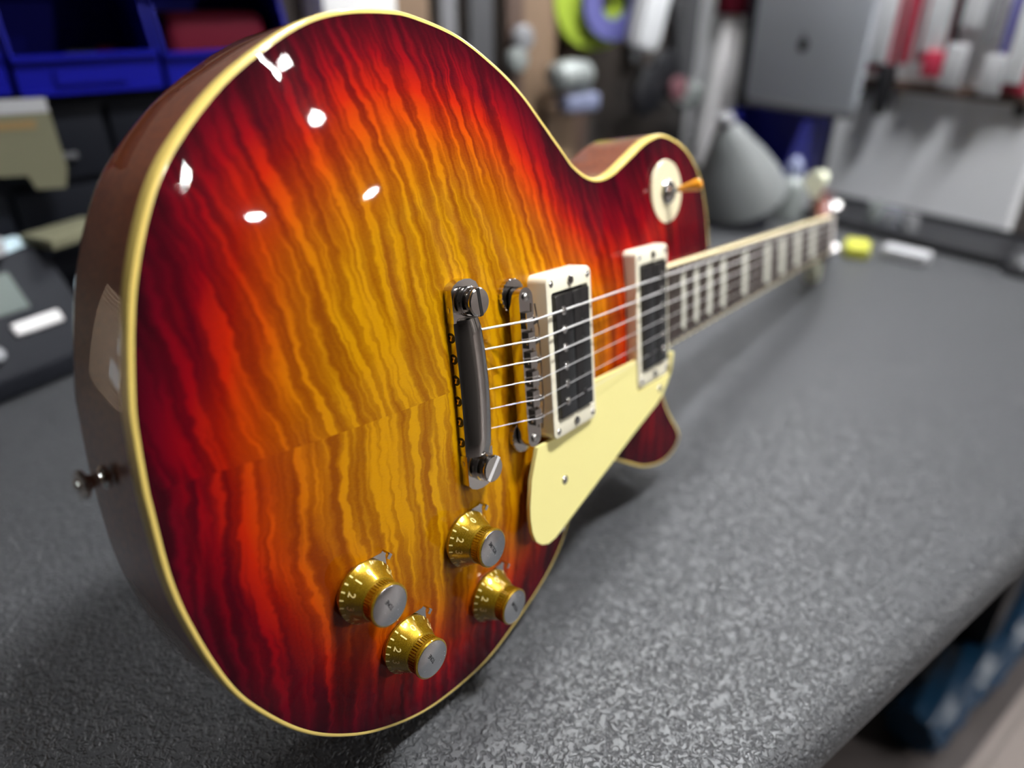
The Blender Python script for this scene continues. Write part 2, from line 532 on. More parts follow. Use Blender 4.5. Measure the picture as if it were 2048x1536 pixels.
# mahogany back with rounded rear edge
vs, fs = [], []
prof_m = [(0.0, -6.4)] + [(0.0, -44.0)] + [(7 - 7 * math.cos(math.radians(a)), -44 - 7 * math.sin(math.radians(a))) for a in (20, 40, 60, 78, 90)]
K = len(prof_m)
for i in range(N):
    for o, w in prof_m:
        q = edge[i] + NRM[i] * o
        vs.append((q[0], q[1], w))
for i in range(N):
    j = (i + 1) % N
    for k in range(K - 1): fs.append((i * K + k, j * K + k, j * K + k + 1, i * K + k + 1))
fs.append(tuple(i * K + K - 1 for i in range(N)))
fs.append(tuple(i * K for i in range(N))[::-1])
mesh('body', vs, fs, 'mahogany', GUITAR, smooth=True)

# strap button on the tail
sb = lathe('strap_button', [(1.8, 3), (1.8, -.6), (4.4, -1.0), (4.6, -2.2), (2.6, -3.6), (2.4, -6), (3.2, -7.6), (5.2, -8.6), (5.5, -9.6), (5.0, -10.4), (1.8, -10.8)],
           'nickel', GUITAR, axis='X', c=(-187, 2, -26), n=28)
lathe('screw', [(2.2, 0), (2.2, -.8), (1.5, -1.3)], 'nickel_dull', sb, axis='X', c=(-197.4, 2, -26), n=14)

# strings
SW = lambda x: 26.3 - .0690 * x
YB = [25.6, 15.4, 5.1, -5.1, -15.4, -25.6]
YN = [17.8, 10.7, 3.6, -3.6, -10.7, -17.8]
GA = [1.17, .91, .66, .43, .33, .25]
for k in range(6):
    yb, yn = YB[k], YN[k]
    sw = SW(0) + (.5 if k in (2, 3) else .2 if k in (1, 4) else -.3)
    pts_ = [(-33.5, yb * .985, 14.0), (-31, yb * .985, 12.9), (-27.5, yb * .986, 13.0), (-8, yb * .997, 21.6), (-1, yb, sw), (2, yb, sw + .05)]
    for i in range(1, 9):
        q = i / 8
        pts_.append((628 * q, yb + (yn - yb) * q, sw + (SW(628) - .2 - sw) * q))
    pts_.append((645, yn * 1.12, SW(628) - 4.5))
    tube('string', pts_, GA[k] / 2, 'steel_wound' if k < 3 else 'steel_plain', GUITAR, 8)

# stop tailpiece
bm = bmesh.new()
sec = [(-47.2, 11.2), (-47.2, 16.4), (-46.7, 17.1), (-42.6, 20.3), (-41.4, 20.9), (-40.0, 21.1), (-34.2, 20.6), (-33.0, 20.1), (-32.0, 19.0), (-30.6, 15.5), (-30.4, 11.4)]
rows = []
for i in range(17):
    y = -33.5 + 67 * i / 16
    bow = 2.6 * (1 - (y / 33.5) ** 2)
    tap = 1.0 if 0 < i < 16 else .93
    rows.append([bm.verts.new((-38.8 + (x + 38.8) * tap + bow * (1 if x > -44 else .35), y, 11 + (z - 11) * tap)) for x, z in sec])
for a, b in zip(rows, rows[1:]):
    for i in range(len(sec)): bm.faces.new((a[i], a[(i + 1) % len(sec)], b[(i + 1) % len(sec)], b[i]))
bm.faces.new(rows[0][::-1]); bm.faces.new(rows[-1])
TP = out('tailpiece', bm, 'nickel', GUITAR, ang=28)
for s in (1, -1):
    ear = [(x, s * y) for x, y in ((-47.3, 32.5), (-47.3, 47.5), (-45.5, 49.6), (-42, 51.2), (-38, 51.7), (-34, 51.2), (-30.5, 49.4), (-28.8, 46.5), (-28.8, 32.5))]
    prism('ear', ear, 10.6, 17.2, 'nickel', TP, r=1.0)
    M = Matrix.Translation((-36.2, s * 41, 0))
    lathe('stud', [(6.2, 9.5), (6.2, 11), (4.2, 11.2), (4.2, 16.4), (6.9, 16.7), (7.1, 17.2), (7.1, 18.4), (6.7, 18.9), (4.4, 19.2), (4.4, 20.6), (6.4, 20.9), (6.7, 21.4), (6.7, 23.4), (6.1, 24)],
          'nickel', TP, M=M, n=36)
    ang = math.radians(97 if s > 0 else 48)
    box('slot', (-36.2, s * 41, 23.6), (13.1, 1.9, 1.1), 'bore' if s > 0 else 'white_soft', TP, rotz=ang)
for k in range(6):
    y = YB[k] * 1.0
    xr = -47.2 + 2.6 * (1 - (y / 33.5) ** 2) * .35
    lathe('string_hole', [(2.5, 1.0), (2.5, -.10), (2.2, -.13)], 'bore', TP, axis='X', c=(xr, y, 14.0), n=18, ang=20)
    bm = lathe_bm([(1.0, -1.6), (1.7, -1.2), (1.2, 0), (1.7, 1.2), (1.0, 1.6)], 12, 'Y', (xr + .95, y, 14.0))
    out('ball_end', bm, 'brass', TP)
for y in (-36.5, 38.5):
    lathe('set_screw', [(1.5, .6), (1.5, -.2), (1.1, -.35)], 'nickel', TP, axis='X', c=(-47.3, y, 13.8), n=12)

# bridge
bo = []
for s in (1, -1):
    for a in range(0, 181, 20):
        aa = math.radians(a if s > 0 else a + 180)
        bo.append((-.6 + 5.4 * math.cos(aa), s * 36.5 + 5.4 * math.sin(aa)))
BR = prism('bridge', bo, lambda x, y: 15.6 + .0 * x, lambda x, y: 23.2 - (abs(y) / 42) ** 2 * 1.2, 'nickel', GUITAR, r=.8)
for s in (1, -1):
    M = Matrix.Translation((-.6, s * 37.2, 0))
    bm = lathe_bm([(8.4, 11.2), (9.0, 11.7), (9.0, 14.3), (8.4, 14.8)], 48, M=M)
    for vtx in bm.verts:
        d_ = Vector((vtx.co.x + .6, vtx.co.y - s * 37.2))
        if d_.length > 8.9 and (round(math.atan2(d_.y, d_.x) / (2 * math.pi / 48)) % 2):
            vtx.co.x = -.6 + d_.x * .955; vtx.co.y = s * 37.2 + d_.y * .955
    out('thumbwheel', bm, 'nickel', BR, smooth=False)
    lathe('post', [(2.3, 6), (2.3, 22.9), (1.7, 23.2)], 'nickel_dull', BR, M=M, n=16)
for k in range(6):
    y = YB[k]; off = (-2.0, -.8, .2, 1.2, .2, 1.4)[k]
    prism('saddle', [(-2.6 + off * .6, y - 4.1), (2.6 + off * .6, y - 4.1), (2.6 + off * .6, y + 4.1), (-2.6 + off * .6, y + 4.1)], 21.5,
          lambda x, y_: 25.4 if abs(x - off * .6) < 1 else 24.4, 'nickel', BR, r=.5)
    bm = lathe_bm([(2.1, 0), (2.1, 1.6), (1.5, 2.4)], 12, 'X', (4.6, y - 1.5, 22.0))
    tube_bm([(-4, y - 1.5, 23), (4.8, y - 1.5, 22.6)], .9, 8, bm)
    out('saddle_screw', bm, 'nickel', BR)
tube('retaining_wire', [(4.6, 33, 23.4), (5.4, 20, 24.6), (5.4, -20, 24.6), (4.6, -33, 23.4)], .4, 'nickel_dull', BR, 6)

# pickups in cream rings
def pickup(x0, h0, h1, screw_side):
    """x0 rear edge, top height h0 (rear) to h1 (front)"""
    W, L = 46.0, 89.0
    xc = x0 + W / 2
    top = lambda x, y: h0 + (h1 - h0) * (x - x0) / W
    o_, i_ = rrect(xc, 0, W, L, 4.0), rrect(xc, 0, 37.0, 70.0, 2.0)
    n = len(o_)
    vs, fs = [], []
    def oval(poly, f, ins=0):
        for x, y in poly: vs.append((xc + (x - xc) * (1 - ins / (W / 2)), y * (1 - ins / (L / 2)), f(x, y)))
    base = lambda x, y: topz(max(min(x, 250), -180), y) - 1.5
    oval(o_, base); oval(o_, lambda x, y: top(x, y) - 1.3); oval(o_, lambda x, y: top(x, y) - .35, .35); oval(o_, top, 1.2)
    oval(i_, top, -.4); oval(i_, lambda x, y: top(x, y) - .6); oval(i_, lambda x, y: top(x, y) - 9)
    for r in range(6):
        for i in range(n):
            j = (i + 1) % n
            fs.append((r * n + i, r * n + j, (r + 1) * n + j, (r + 1) * n + i))
    ring = mesh('pickup_ring', vs, fs, 'cream_pale', GUITAR, smooth=True)
    sl = math.atan2(h1 - h0, W)
    M = Matrix.Translation((xc, 0, (h0 + h1) / 2)) @ Matrix.Rotation(-sl, 4, 'Y')
    def part(name, bm, m): 
        bmesh.ops.transform(bm, matrix=M, verts=bm.verts)
        return out(name, bm, m, ring)
    bm = box_bm((0, 0, -6), (36.4, 69.4, 6)); part('pickup_base', bm, 'bore')
    for s in (-1, 1):
        bm = box_bm((s * 8.9, 0, -.8), (17.2, 67.5, 5.2)); bevel_bm(bm, 1.0)
        part('bobbin', bm, 'bobbin')
    for k in range(6):
        y = (2.5 - k) * 10.0
        bm = lathe_bm([(2.4, 1.0), (2.4, 2.1), (1.6, 2.7)], 14, c=(screw_side * 10.5, y, 0)); part('pole_screw', bm, 'nickel')
        bm = lathe_bm([(2.4, 1.2), (2.4, 1.95), (2.2, 2.05)], 14, c=(-screw_side * 8.5, y, 0)); part('pole_slug', bm, 'bobbin')
    for sx in (-1, 1):
        for sy in (-1, 1):
            bm = lathe_bm([(1.9, -.5), (1.9, .25), (1.2, .7)], 12, c=(sx * 18.6, sy * 40.2, 0)); part('ring_screw', bm, 'nickel_dull')
    for sy in (-1, 1):
        bm = lathe_bm([(2.7, -.5), (2.7, .6), (2.0, 1.3)], 16, c=(0, sy * 39.6, 0)); part('height_screw', bm, 'nickel')
    return ring
pickup(15.5, 23.0, 20.0, -1)
pickup(118.2, 15.9, 13.4, 1)

# pickguard
pg = [(63, -24.5), (116.5, -24.5), (116.5, -45.8), (165, -45.8), (165, -31), (169.5, -31), (168.5, -37), (165.5, -44), (159.5, -51.5), (152, -57.5), (143, -62), (112, -71.8), (78, -83.6),
      (32, -99.4), (17, -104.4), (10, -104.8), (4, -102.6), (-.8, -98.5), (-3.6, -92), (-4.6, -84), (-4.2, -76), (-1.2, -62), (6, -45.8), (63, -45.8)]
PGZ = lambda x, y: 18.6 - .026 * x
PG = prism('pickguard', pg, lambda x, y: PGZ(x, y) - 2.4, PGZ, 'guard', GUITAR, r=.7)
for x, y in ((29.5, -73.5), (148, -52)):
    lathe('screw', [(2.6, PGZ(x, y) - .6), (2.6, PGZ(x, y) + .2), (1.4, PGZ(x, y) + .9)], 'nickel_dull', PG, c=(x, y, 0), n=14)
box('bracket', (34, -103, 8.5), (9, 16, 1.6), 'nickel_dull', PG)
box('bracket', (34, -96, 11), (9, 1.6, 8), 'nickel_dull', PG)

# control knobs with pointers
def text_mesh(body, size):
    cu = bpy.data.curves.new('text', 'FONT')
    cu.body = body; cu.size = size; cu.align_x = 'CENTER'; cu.align_y = 'CENTER'
    cu.resolution_u = 2
    cu.offset = .012 * size
    ob = bpy.data.objects.new('text', cu)
    COL.objects.link(ob)
    dg = bpy.context.evaluated_depsgraph_get()
    me_ = bpy.data.meshes.new_from_object(ob.evaluated_get(dg))
    bpy.data.objects.remove(ob); bpy.data.curves.remove(cu)
    bm = bmesh.new(); bm.from_mesh(me_); bpy.data.meshes.remove(me_)
    return bm
def skirt_r(h):       # radius of the skirt face at height h
    P = [(0, 14.2), (1.6, 14.2), (3, 13.0), (6, 11.6), (9, 10.3), (10.5, 9.8), (17, 9.5)]
    for (h0, r0), (h1, r1) in zip(P, P[1:]):
        if h <= h1: return r0 + (r1 - r0) * (h - h0) / (h1 - h0)
    return 9.5
def knob(x, y, word):
    z0 = topz(x, y) + 1.6
    e = 3.0
    gu = (topz(x + 8, y) - topz(x - 8, y)) / 16; gv = (topz(x, y + 8) - topz(x, y - 8)) / 16
    nrm = Vector((-gu * .6, -gv * .6, 1)).normalized()
    M = Matrix.Translation((x, y, z0)) @ Vector((0, 0, 1)).rotation_difference(nrm).to_matrix().to_4x4()
    K_ = lathe('control_knob', [(12.0, 0), (14.2, .2), (14.3, 1.4), (13.0, 3.0), (11.6, 6), (10.3, 9), (9.9, 9.8), (9.7, 10.4), (9.1, 10.9), (9.0, 11.2),
                        (9.0, 14.9), (9.5, 15.3), (9.8, 16.0), (9.7, 16.9), (9.2, 17.2)], 'knob_gold', GUITAR, M=M, n=64, ang=30)
    def put(name, bm, m):
        bmesh.ops.transform(bm, matrix=M, verts=bm.verts)
        return out(name, bm, m, K_, ang=30)
    bm = bmesh.new()
    for i in range(44):
        a = 2 * math.pi * i / 44
        box_bm((9.15 * math.cos(a), 9.15 * math.sin(a), 13.0), (.55, .55, 3.4), bm=bm, rotz=a)
    put('knurling', bm, 'knob_gold')
    bm = lathe_bm([(8.9, 16.8), (8.9, 17.35), (8.6, 17.5)], 48); put('cap', bm, 'knob_cap')
    # numbers 0-10, thirty degrees apart, tops towards the cap
    bm = bmesh.new()
    for n in range(11):
        a = math.radians(92 + 30 * n)
        tb = text_mesh(str(n), 4.9)
        for vtx in tb.verts:
            lx, ly = vtx.co.x, vtx.co.y
            h = 5.6 + ly * .93
            r = skirt_r(h) + .10
            aa = a + lx / 11.7
            vtx.co = (r * math.cos(aa), r * math.sin(aa), h)
        tmp = bpy.data.meshes.new('t'); tb.to_mesh(tmp); tb.free(); bm.from_mesh(tmp); bpy.data.meshes.remove(tmp)
    put('numerals', bm, 'knob_print')
    bm = bmesh.new()
    for n in range(-1, 22):
        a = math.radians(92 + 15 * n)
        q = [bm.verts.new(((skirt_r(h) + .12) * math.cos(a + w), (skirt_r(h) + .12) * math.sin(a + w), h)) for h, w in ((1.5, -.024), (1.5, .024), (2.9, .026), (2.9, -.026))]
        bm.faces.new(q)
    put('tick_marks', bm, 'knob_print')
    tb = text_mesh(word, 2.3)
    a = math.radians(118)
    for vtx in tb.verts:
        lx, ly = vtx.co.x * .92 + .2, vtx.co.y * 1.25
        vtx.co = (lx * math.cos(a) - ly * math.sin(a) - .2, lx * math.sin(a) + ly * math.cos(a) + .3, 17.56)
    put('lettering', tb, 'tone_print')
    # steel pointer washer below the knob
    a = math.radians(46)
    poly = []
    for i in range(0, 271, 15):
        b = a + math.radians(62 + i * (236 / 270))
        poly.append((13.8 * math.cos(b), 13.8 * math.sin(b)))
    for r, w in ((17.2, -1.5), (19.0, -1.1), (19.0, 1.1), (17.2, 1.5)):
        poly.append((r * math.cos(a) - w * math.sin(a), r * math.sin(a) + w * math.cos(a)))
    bm = prism_bm(poly, -1.3, -.5)
    c_ = (18.6 * math.cos(a), 18.6 * math.sin(a))
    box_bm((c_[0], c_[1], 1.2), (.8, 2.4, 4.2), rotz=a, bm=bm)
    box_bm((c_[0] - 1.0 * math.cos(a), c_[1] - 1.0 * math.sin(a), 3.4), (2.4, 1.8, .7), rotz=a, bm=bm)
    put('pointer', bm, 'nickel')
    return K_
for x, y, w in ((-111, -73.5, 'TONE'), (-90, -113.5, 'TONE'), (-48.5, -76, 'VOLUME'), (-31.5, -118.5, 'VOLUME')):
    knob(x, y, w)

# toggle switch on a cream disc
tx, ty = 180.5, 76.5
zt = topz(tx, ty)
SWI = lathe('toggle_plate', [(20.6, zt - .6), (20.9, zt + .6), (20.4, zt + 1.6), (7.2, zt + 1.6)], 'cream', GUITAR, c=(tx, ty, 0), n=48)
lathe('switch_nut', [(8.2, zt + 1.4), (8.4, zt + 2.6), (7.4, zt + 4.0), (5.6, zt + 5.2), (3.0, zt + 5.4)], 'nickel', SWI, c=(tx, ty, 0), n=28)
q0 = Vector((tx, ty, zt + 4)); dq = Vector((.36, .20, 1)).normalized()
tube('switch_lever', [q0, q0 + dq * 7], 1.5, 'nickel_dull', SWI)
Mq = Matrix.Translation(q0 + dq * 5.5) @ Vector((0, 0, 1)).rotation_difference(dq).to_matrix().to_4x4()
lathe('switch_tip', [(1.8, 0), (2.2, 2), (3.0, 7), (4.0, 11), (4.2, 13), (3.4, 15), (1.4, 16)], 'amber', SWI, M=Mq, n=20)

# neck
FT = lambda x, y=0.0: SW(x) - 3.1 + 1.9 * (x / 628.0) - y * y / 610.0     # fretboard face
HW = lambda x: 21.5 + (28.3 - 21.5) * (628.65 - x) / 452.0
x0, x1 = 168.0, 628.0
vs, fs = [], []
NS, NP = 24, 16
for i in range(NS + 1):
    x = 176 + (x1 + 4 - 176) * i / NS
    hw = HW(x)
    dep = 15.5 + 3.5 * (1 - i / NS) + 22 * max(0, 1 - (x - 176) / 95.0) ** 1.6
    zb = FT(x) - 6.0
    for k in range(NP + 1):
        a = math.pi * k / NP
        c_, s_ = math.cos(a), math.sin(a)
        e = .75 if x > 270 else .75 - .3 * min(1, (270 - x) / 60)
        vs.append((x, hw * math.copysign(abs(c_) ** e, c_), zb - dep * abs(s_) ** e))
for i in range(NS):
    for k in range(NP):
        a = i * (NP + 1) + k
        fs.append((a, a + 1, a + NP + 2, a + NP + 1))
    fs.append((i * (NP + 1), (i + 1) * (NP + 1), (i + 1) * (NP + 1) + NP, i * (NP + 1) + NP))
fs.append(tuple(range(NP + 1))); fs.append(tuple(NS * (NP + 1) + k for k in range(NP, -1, -1)))
mesh('neck', vs, fs, 'mahogany_red', GUITAR, smooth=True)
bm = bmesh.new()
rows = []
for i in range(25):
    x = x0 + (x1 - x0) * i / 24
    hw = HW(x) - 1.6
    r = [bm.verts.new((x, hw * s / 4, FT(x, hw * s / 4))) for s in range(-4, 5)]
    r += [bm.verts.new((x, hw, FT(x) - 6.1)), bm.verts.new((x, -hw, FT(x) - 6.1))]
    rows.append(r)
for a, b in zip(rows, rows[1:]):
    for i in range(11): bm.faces.new((a[i], a[(i + 1) % 11], b[(i + 1) % 11], b[i]))
bm.faces.new(rows[0][::-1]); bm.faces.new(rows[-1])
FB = out('fretboard', bm, 'rosewood', GUITAR, ang=30)
for s in (1, -1):
    bm = bmesh.new(); rows = []
    for i in range(25):
        x = x0 + (x1 - x0) * i / 24
        hw = HW(x)
        rows.append([bm.verts.new((x, s * y, z)) for y, z in ((hw, FT(x) - 6.1), (hw + .05, FT(x, hw) - .6), (hw - .5, FT(x, hw) + .1), (hw - 1.62, FT(x, hw - 1.6) + .05), (hw - 1.62, FT(x) - 6.1))])
    for a, b in zip(rows, rows[1:]):
        for i in range(5): bm.faces.new((a[i], a[(i + 1) % 5], b[(i + 1) % 5], b[i]))
    bm.faces.new(rows[0][::-1]); bm.faces.new(rows[-1])
    out('neck_binding', bm, 'fret_binding', FB)
FRET = lambda k: 628.65 * 2 ** (-k / 12.0)
for k in range(1, 23):
    x = FRET(k); hw = HW(x) - .8
    tube('fret', [(x, hw * s / 4, FT(x, hw * s / 4) + .2) for s in range(-4, 5)], 1.05, 'nickel_dull', FB, 6)
for k in (3, 5, 7, 9, 12, 15, 17, 19, 21):
    xa, xb = FRET(k), FRET(k - 1)
    g_ = (xb - xa) * .14
    xa, xb = xa + g_, xb - g_
    ha, hb = HW(xa) * .78, HW(xb) * .60
    ha, hb = HW(xa) * .62, HW(xb) * .80
    vs, fs = [], []
    for i in range(9):
        q = i / 4 - 1
        vs += [(xa, q * ha, FT(xa, q * ha) + .25), (xb, q * hb, FT(xb, q * hb) + .25)]
    fs = [(2 * i, 2 * i + 2, 2 * i + 3, 2 * i + 1) for i in range(8)]
    mesh('inlay', vs, fs, 'pearl', FB)
prism('nut', [(628, -21.8), (633, -21.8), (633, 21.8), (628, 21.8)], FT(628) - 6, lambda x, y: FT(628) + 2.2 - y * y / 610, 'bone', GUITAR, r=.4)

# headstock, tilted back
HM = Matrix.Translation((631, 0, FT(628) - 3.5)) @ Matrix.Rotation(math.radians(15.5), 4, 'Y')
hs = [(0, 22), (10, 24.5), (24, 32), (34, 37), (60, 38), (100, 40), (130, 41.5), (150, 42.5), (168, 40), (178, 34), (184, 24), (180, 14), (176, 6), (175, 0)]
hs = hs + [(x, -y) for x, y in hs[-2::-1]]
HS = prism('headstock', hs, -14, 0, 'mahogany_red', GUITAR, r=.8, M=HM)
prism('headstock_face', [(x * .995 + .3, y * .985) for x, y in hs], 0.02, .9, 'headstock_black', HS, M=HM)
prism('rod_cover', [(6, -9), (14, -13), (26, -10), (44, -4), (48, 0), (44, 4), (26, 10), (14, 13), (6, 9)], .9, 2.4, 'black_plastic', HS, M=HM)
def hpart(name, bm, m, par):
    bmesh.ops.transform(bm, matrix=HM, verts=bm.verts)
    return out(name, bm, m, par)
for s in (1, -1):
    for k in range(3):
        x = 38 + 36 * k; yy = s * (25 + 1.0 * k)
        ed = s * (36.5 + (1.0 * k if s > 0 else -.9 * k))
        bm = lathe_bm([(4.8, .9), (4.8, 2), (3.2, 2.4), (3.0, 6), (2.6, 7), (3.1, 12), (2.6, 12.6)], 18, c=(x, yy, 0))
        T_ = hpart('tuner', bm, 'nickel_dull', GUITAR)
        bm = box_bm((x, yy + s * 4, -18), (14, 24, 8)); bevel_bm(bm, 1.5); hpart('gear_housing', bm, 'nickel', T_)
        bm = tube_bm([(x, yy + s * 10, -18), (x, ed + s * 7, -18)], 2.2, 10); hpart('shaft', bm, 'nickel', T_)
        prf = [(0, 3.0), (2, 3.6), (5, 5.6), (10, 8.6), (15, 10.2), (19, 9.2), (22.5, 5.5), (23.5, 0)]
        pl = [(w, d) for d, w in prf] + [(-w, d) for d, w in prf[-2::-1]]
        bm = prism_bm(pl, -4.2, 4.2); bevel_bm(bm, 1.8, 3)
        Mb = Matrix.Translation((x, ed + s * 5, -18)) @ Matrix.Rotation(math.radians(72), 4, 'Y') @ Matrix.Scale(1.2 if s > 0 else .92, 4) @ (Matrix.Identity(4) if s > 0 else Matrix.Rotation(math.pi, 4, 'Z'))
        bmesh.ops.transform(bm, matrix=Mb, verts=bm.verts)
        hpart('tuner_button', bm, 'tuner_button', T_)

# ---------------------------------------------------------------- behind the guitar, left: bins, drawers, meter
def storage_bin(x0, x1, y0, z0, label, depth=150, lip=36, high=95, m='bin_blue'):
    t = empty('storage_bin', label, 'bin', ((x0 + x1) / 2, y0, z0), 'blue parts bins')
    w = x1 - x0; hw = w / 2; th = 3.0
    bm = box_bm((0, depth / 2, th / 2), (w, depth, th))
    box_bm((0, depth - th / 2, high / 2), (w, th, high), bm=bm)
    out('tray', bm, m, t)
    bm = box_bm((0, 0, lip / 2), (w, th * 1.5, lip)); box_bm((0, -3, lip - 2), (w, 9, 5), bm=bm); box_bm((0, -2, 2), (w - 6, 6, 4), bm=bm)
    out('front_lip', bm, m, t)
    for s in (-1, 1):
        poly = [(0, 0), (depth, 0), (depth, high), (35, high), (0, lip)]
        M = Matrix.Translation((s * (hw - th / 2) - th / 2, 0, 0)) @ Matrix(((0, 0, 1, 0), (1, 0, 0, 0), (0, 1, 0, 0), (0, 0, 0, 1)))
        prism('side_panel', poly, 0, th, m, t, M=M)
    box('label_holder', (0, -4.5, lip * .45), (w * .5, 2, lip * .4), m, t)
    return t
storage_bin(-268, -136, 612, 247, 'blue plastic parts bin cut off by the picture edge', high=115)
storage_bin(-130, 2, 612, 244, 'open blue plastic parts bin above the tan paper with white bags inside', high=115)
storage_bin(8, 150, 612, 241, 'blue parts bin with dark red cloth next to the guitar top', high=115)
for x, y, sx, sz, m, lb in ((-95, 670, 26, 26, 'paper_white', 'small white bag lying in the blue bin'), (-58, 680, 34, 30, 'paper_tan', 'small beige bag lying in the blue bin'),
                             (-24, 680, 40, 34, 'dark_red', 'small dull red bag lying in the blue bin')):
    o = box('parts_bag', (0, 0, sz / 2), (sx, 22, sz), m, r=5, seg=3); o.location = (x * MM, y * MM, .2475); tag(o, lb, 'bag')
bm = box_bm((0, 0, 0), (112, 90, 66)); bevel_bm(bm, 16, 4)
o = out('shop_rag', bm, 'dark_red'); o.location = (.079, .69, .279); tag(o, 'folded dark red cloth filling the blue bin next to the guitar', 'cloth')
RK = empty('shade_board', 'unseen black board added to shade the blue bins below', 'shelf', (-60, 690, 372))  # out of view; added to keep the bin interiors dark
box('board', (0, 0, 8), (460, 190, 16), 'drawer_black', RK)
for x_ in (-226, 226): box('upright', (x_, 82, -182), (8, 20, 380), 'metal_black', RK)
# black drawer cabinet that carries the bins
CB = empty('drawer_cabinet', 'black small-parts drawer cabinet standing below the blue bins', 'cabinet', (-60, 690, 0))
box('case', (0, 15, 119), (430, 150, 238), 'drawer_black', CB)
for i in range(4):
    for j in range(3):
        dr = box('drawer', (-160 + 107 * i, -63, 40 + 78 * j), (100, 8, 70), 'drawer_black', CB, r=2)
        box('handle', (-160 + 107 * i, -70, 28 + 78 * j), (36, 8, 6), 'grey_dark', dr, r=1.5)
# tan paper tag hanging from the bins
PT = empty('paper_tag', 'tan paper sheet hanging below the blue bins', 'paper', (-150, 596, 200))
bm = prism_bm([(-45, 46), (38, 44), (40, -22), (34, -42), (8, -40), (4, -26), (-45, -22)], 0, .8, M=Matrix.Rotation(math.pi / 2, 4, 'X'))
out('sheet', bm, 'paper_tan', PT)
bm = prism_bm([(-45, 26), (24, 25), (24, 17), (-45, 19)], .9, 1.2, M=Matrix.Rotation(math.pi / 2, 4, 'X')); out('brown_band', bm, 'paper_brown', PT)
bm = prism_bm([(-45, 46), (38, 44), (38, 31), (-45, 33)], .9, 1.2, M=Matrix.Rotation(math.pi / 2, 4, 'X')); out('white_band', bm, 'eraser_white', PT)
# meter / tuner box with a sloping front
MT = empty('bench_meter', 'black bench meter with grey display and white button at left edge', 'meter', (-215, 472, 0), rotz=math.radians(22))
Mx = Matrix(((0, 0, 1, 0), (1, 0, 0, 0), (0, 1, 0, 0), (0, 0, 0, 1)))
prism('case', [(0, 3), (0, 22), (66, 112), (120, 112), (120, 3)], -120, 92, 'device_case', MT, r=3, M=Mx)
sl = math.atan2(90, 66)
def on_panel(name, x, d, w, h, th, m, r=0.0):
    """x along the case, d up the sloping panel from its lower edge"""
    M = Matrix.Translation((x, d * math.cos(sl), 22 + d * math.sin(sl))) @ Matrix.Rotation(sl, 4, 'X')
    bm = box_bm((0, 0, 0), (w, h, th)); bevel_bm(bm, r)
    bmesh.ops.transform(bm, matrix=M, verts=bm.verts)
    return out(name, bm, m, MT)
on_panel('display', 0, 76, 98, 38, 3, 'lcd')
on_panel('button', 46, 40, 46, 13, 8, 'white_soft', 3)
on_panel('maker_plate', 16, 103, 30, 9, 3, 'eraser_white', 1)
M = Matrix.Translation((-2, 24 * math.cos(sl), 22 + 24 * math.sin(sl))) @ Matrix.Rotation(sl, 4, 'X')
lathe('knob', [(7.5, 0), (7.5, 6), (6, 8)], 'silver_knob', MT, M=M, n=20)
for k in range(4):
    box('foot', (-100 if k % 2 else 75, 15 if k < 2 else 105, 2), (14, 14, 4), 'black_rubber', MT)
bm = prism_bm([(-120, 52), (-40, 58), (40, 62), (92, 80), (90, 112), (0, 104), (-120, 96)], 0, 2.0)
o = out('paper_sheet', bm, 'paper_blue'); o.location = (-.215, .472, .1125); o.rotation_euler = (0, 0, math.radians(22))
tag(o, 'pale blue paper sheet lying on top of the black meter', 'paper')
o = lathe('tape_roll', [(12, 0), (15, 1), (15, 14), (12, 15)], 'eraser_white', n=24); o.location = (-.200, .548, .116)
tag(o, 'small white roll standing on the black meter behind the blue paper', 'tape roll')
CT = box('cream_notepad', (0, 0, 5), (70, 46, 10), 'paper_tan', r=1); CT.location = (-.128, .575, .113); CT.rotation_euler = (0, 0, .5)
tag(CT, 'cream notepad on the back of the black meter next to the guitar', 'notepad')

# ribbed brown carton at the left end of the bench: the glossy tail of the guitar mirrors it
m = mat('ribbed_card', (.30, .20, .12), .7)
t = NT(m)
sep = t.n('ShaderNodeSeparateXYZ'); t.l(t.obj(), sep.inputs[0])
wv = t.math('SINE', t.math('ADD', t.math('MULTIPLY', sep.outputs[2], 520.0), t.math('MULTIPLY', t.noise(t.obj(), 12, 1), 7.0)))
t.l(t.ramp(t.math('MULTIPLY_ADD', wv, .5, .5), [(.2, (.28, .19, .12)), (.8, (.66, .50, .36))]), t.b.inputs['Base Color'])
t.bump(wv, .6, .002)
RC = empty('ribbed_carton', 'ribbed brown carton standing at the left end of the bench', 'box', (-720, 480, 0))
box('carton', (0, 0, 115), (150, 560, 230), 'ribbed_card', RC, r=3)
for y_, z_, h_ in ((60, 150, 60), (90, 80, 34)): box('label', (75.6, y_, z_), (1, 70, h_), 'paper_white', RC)

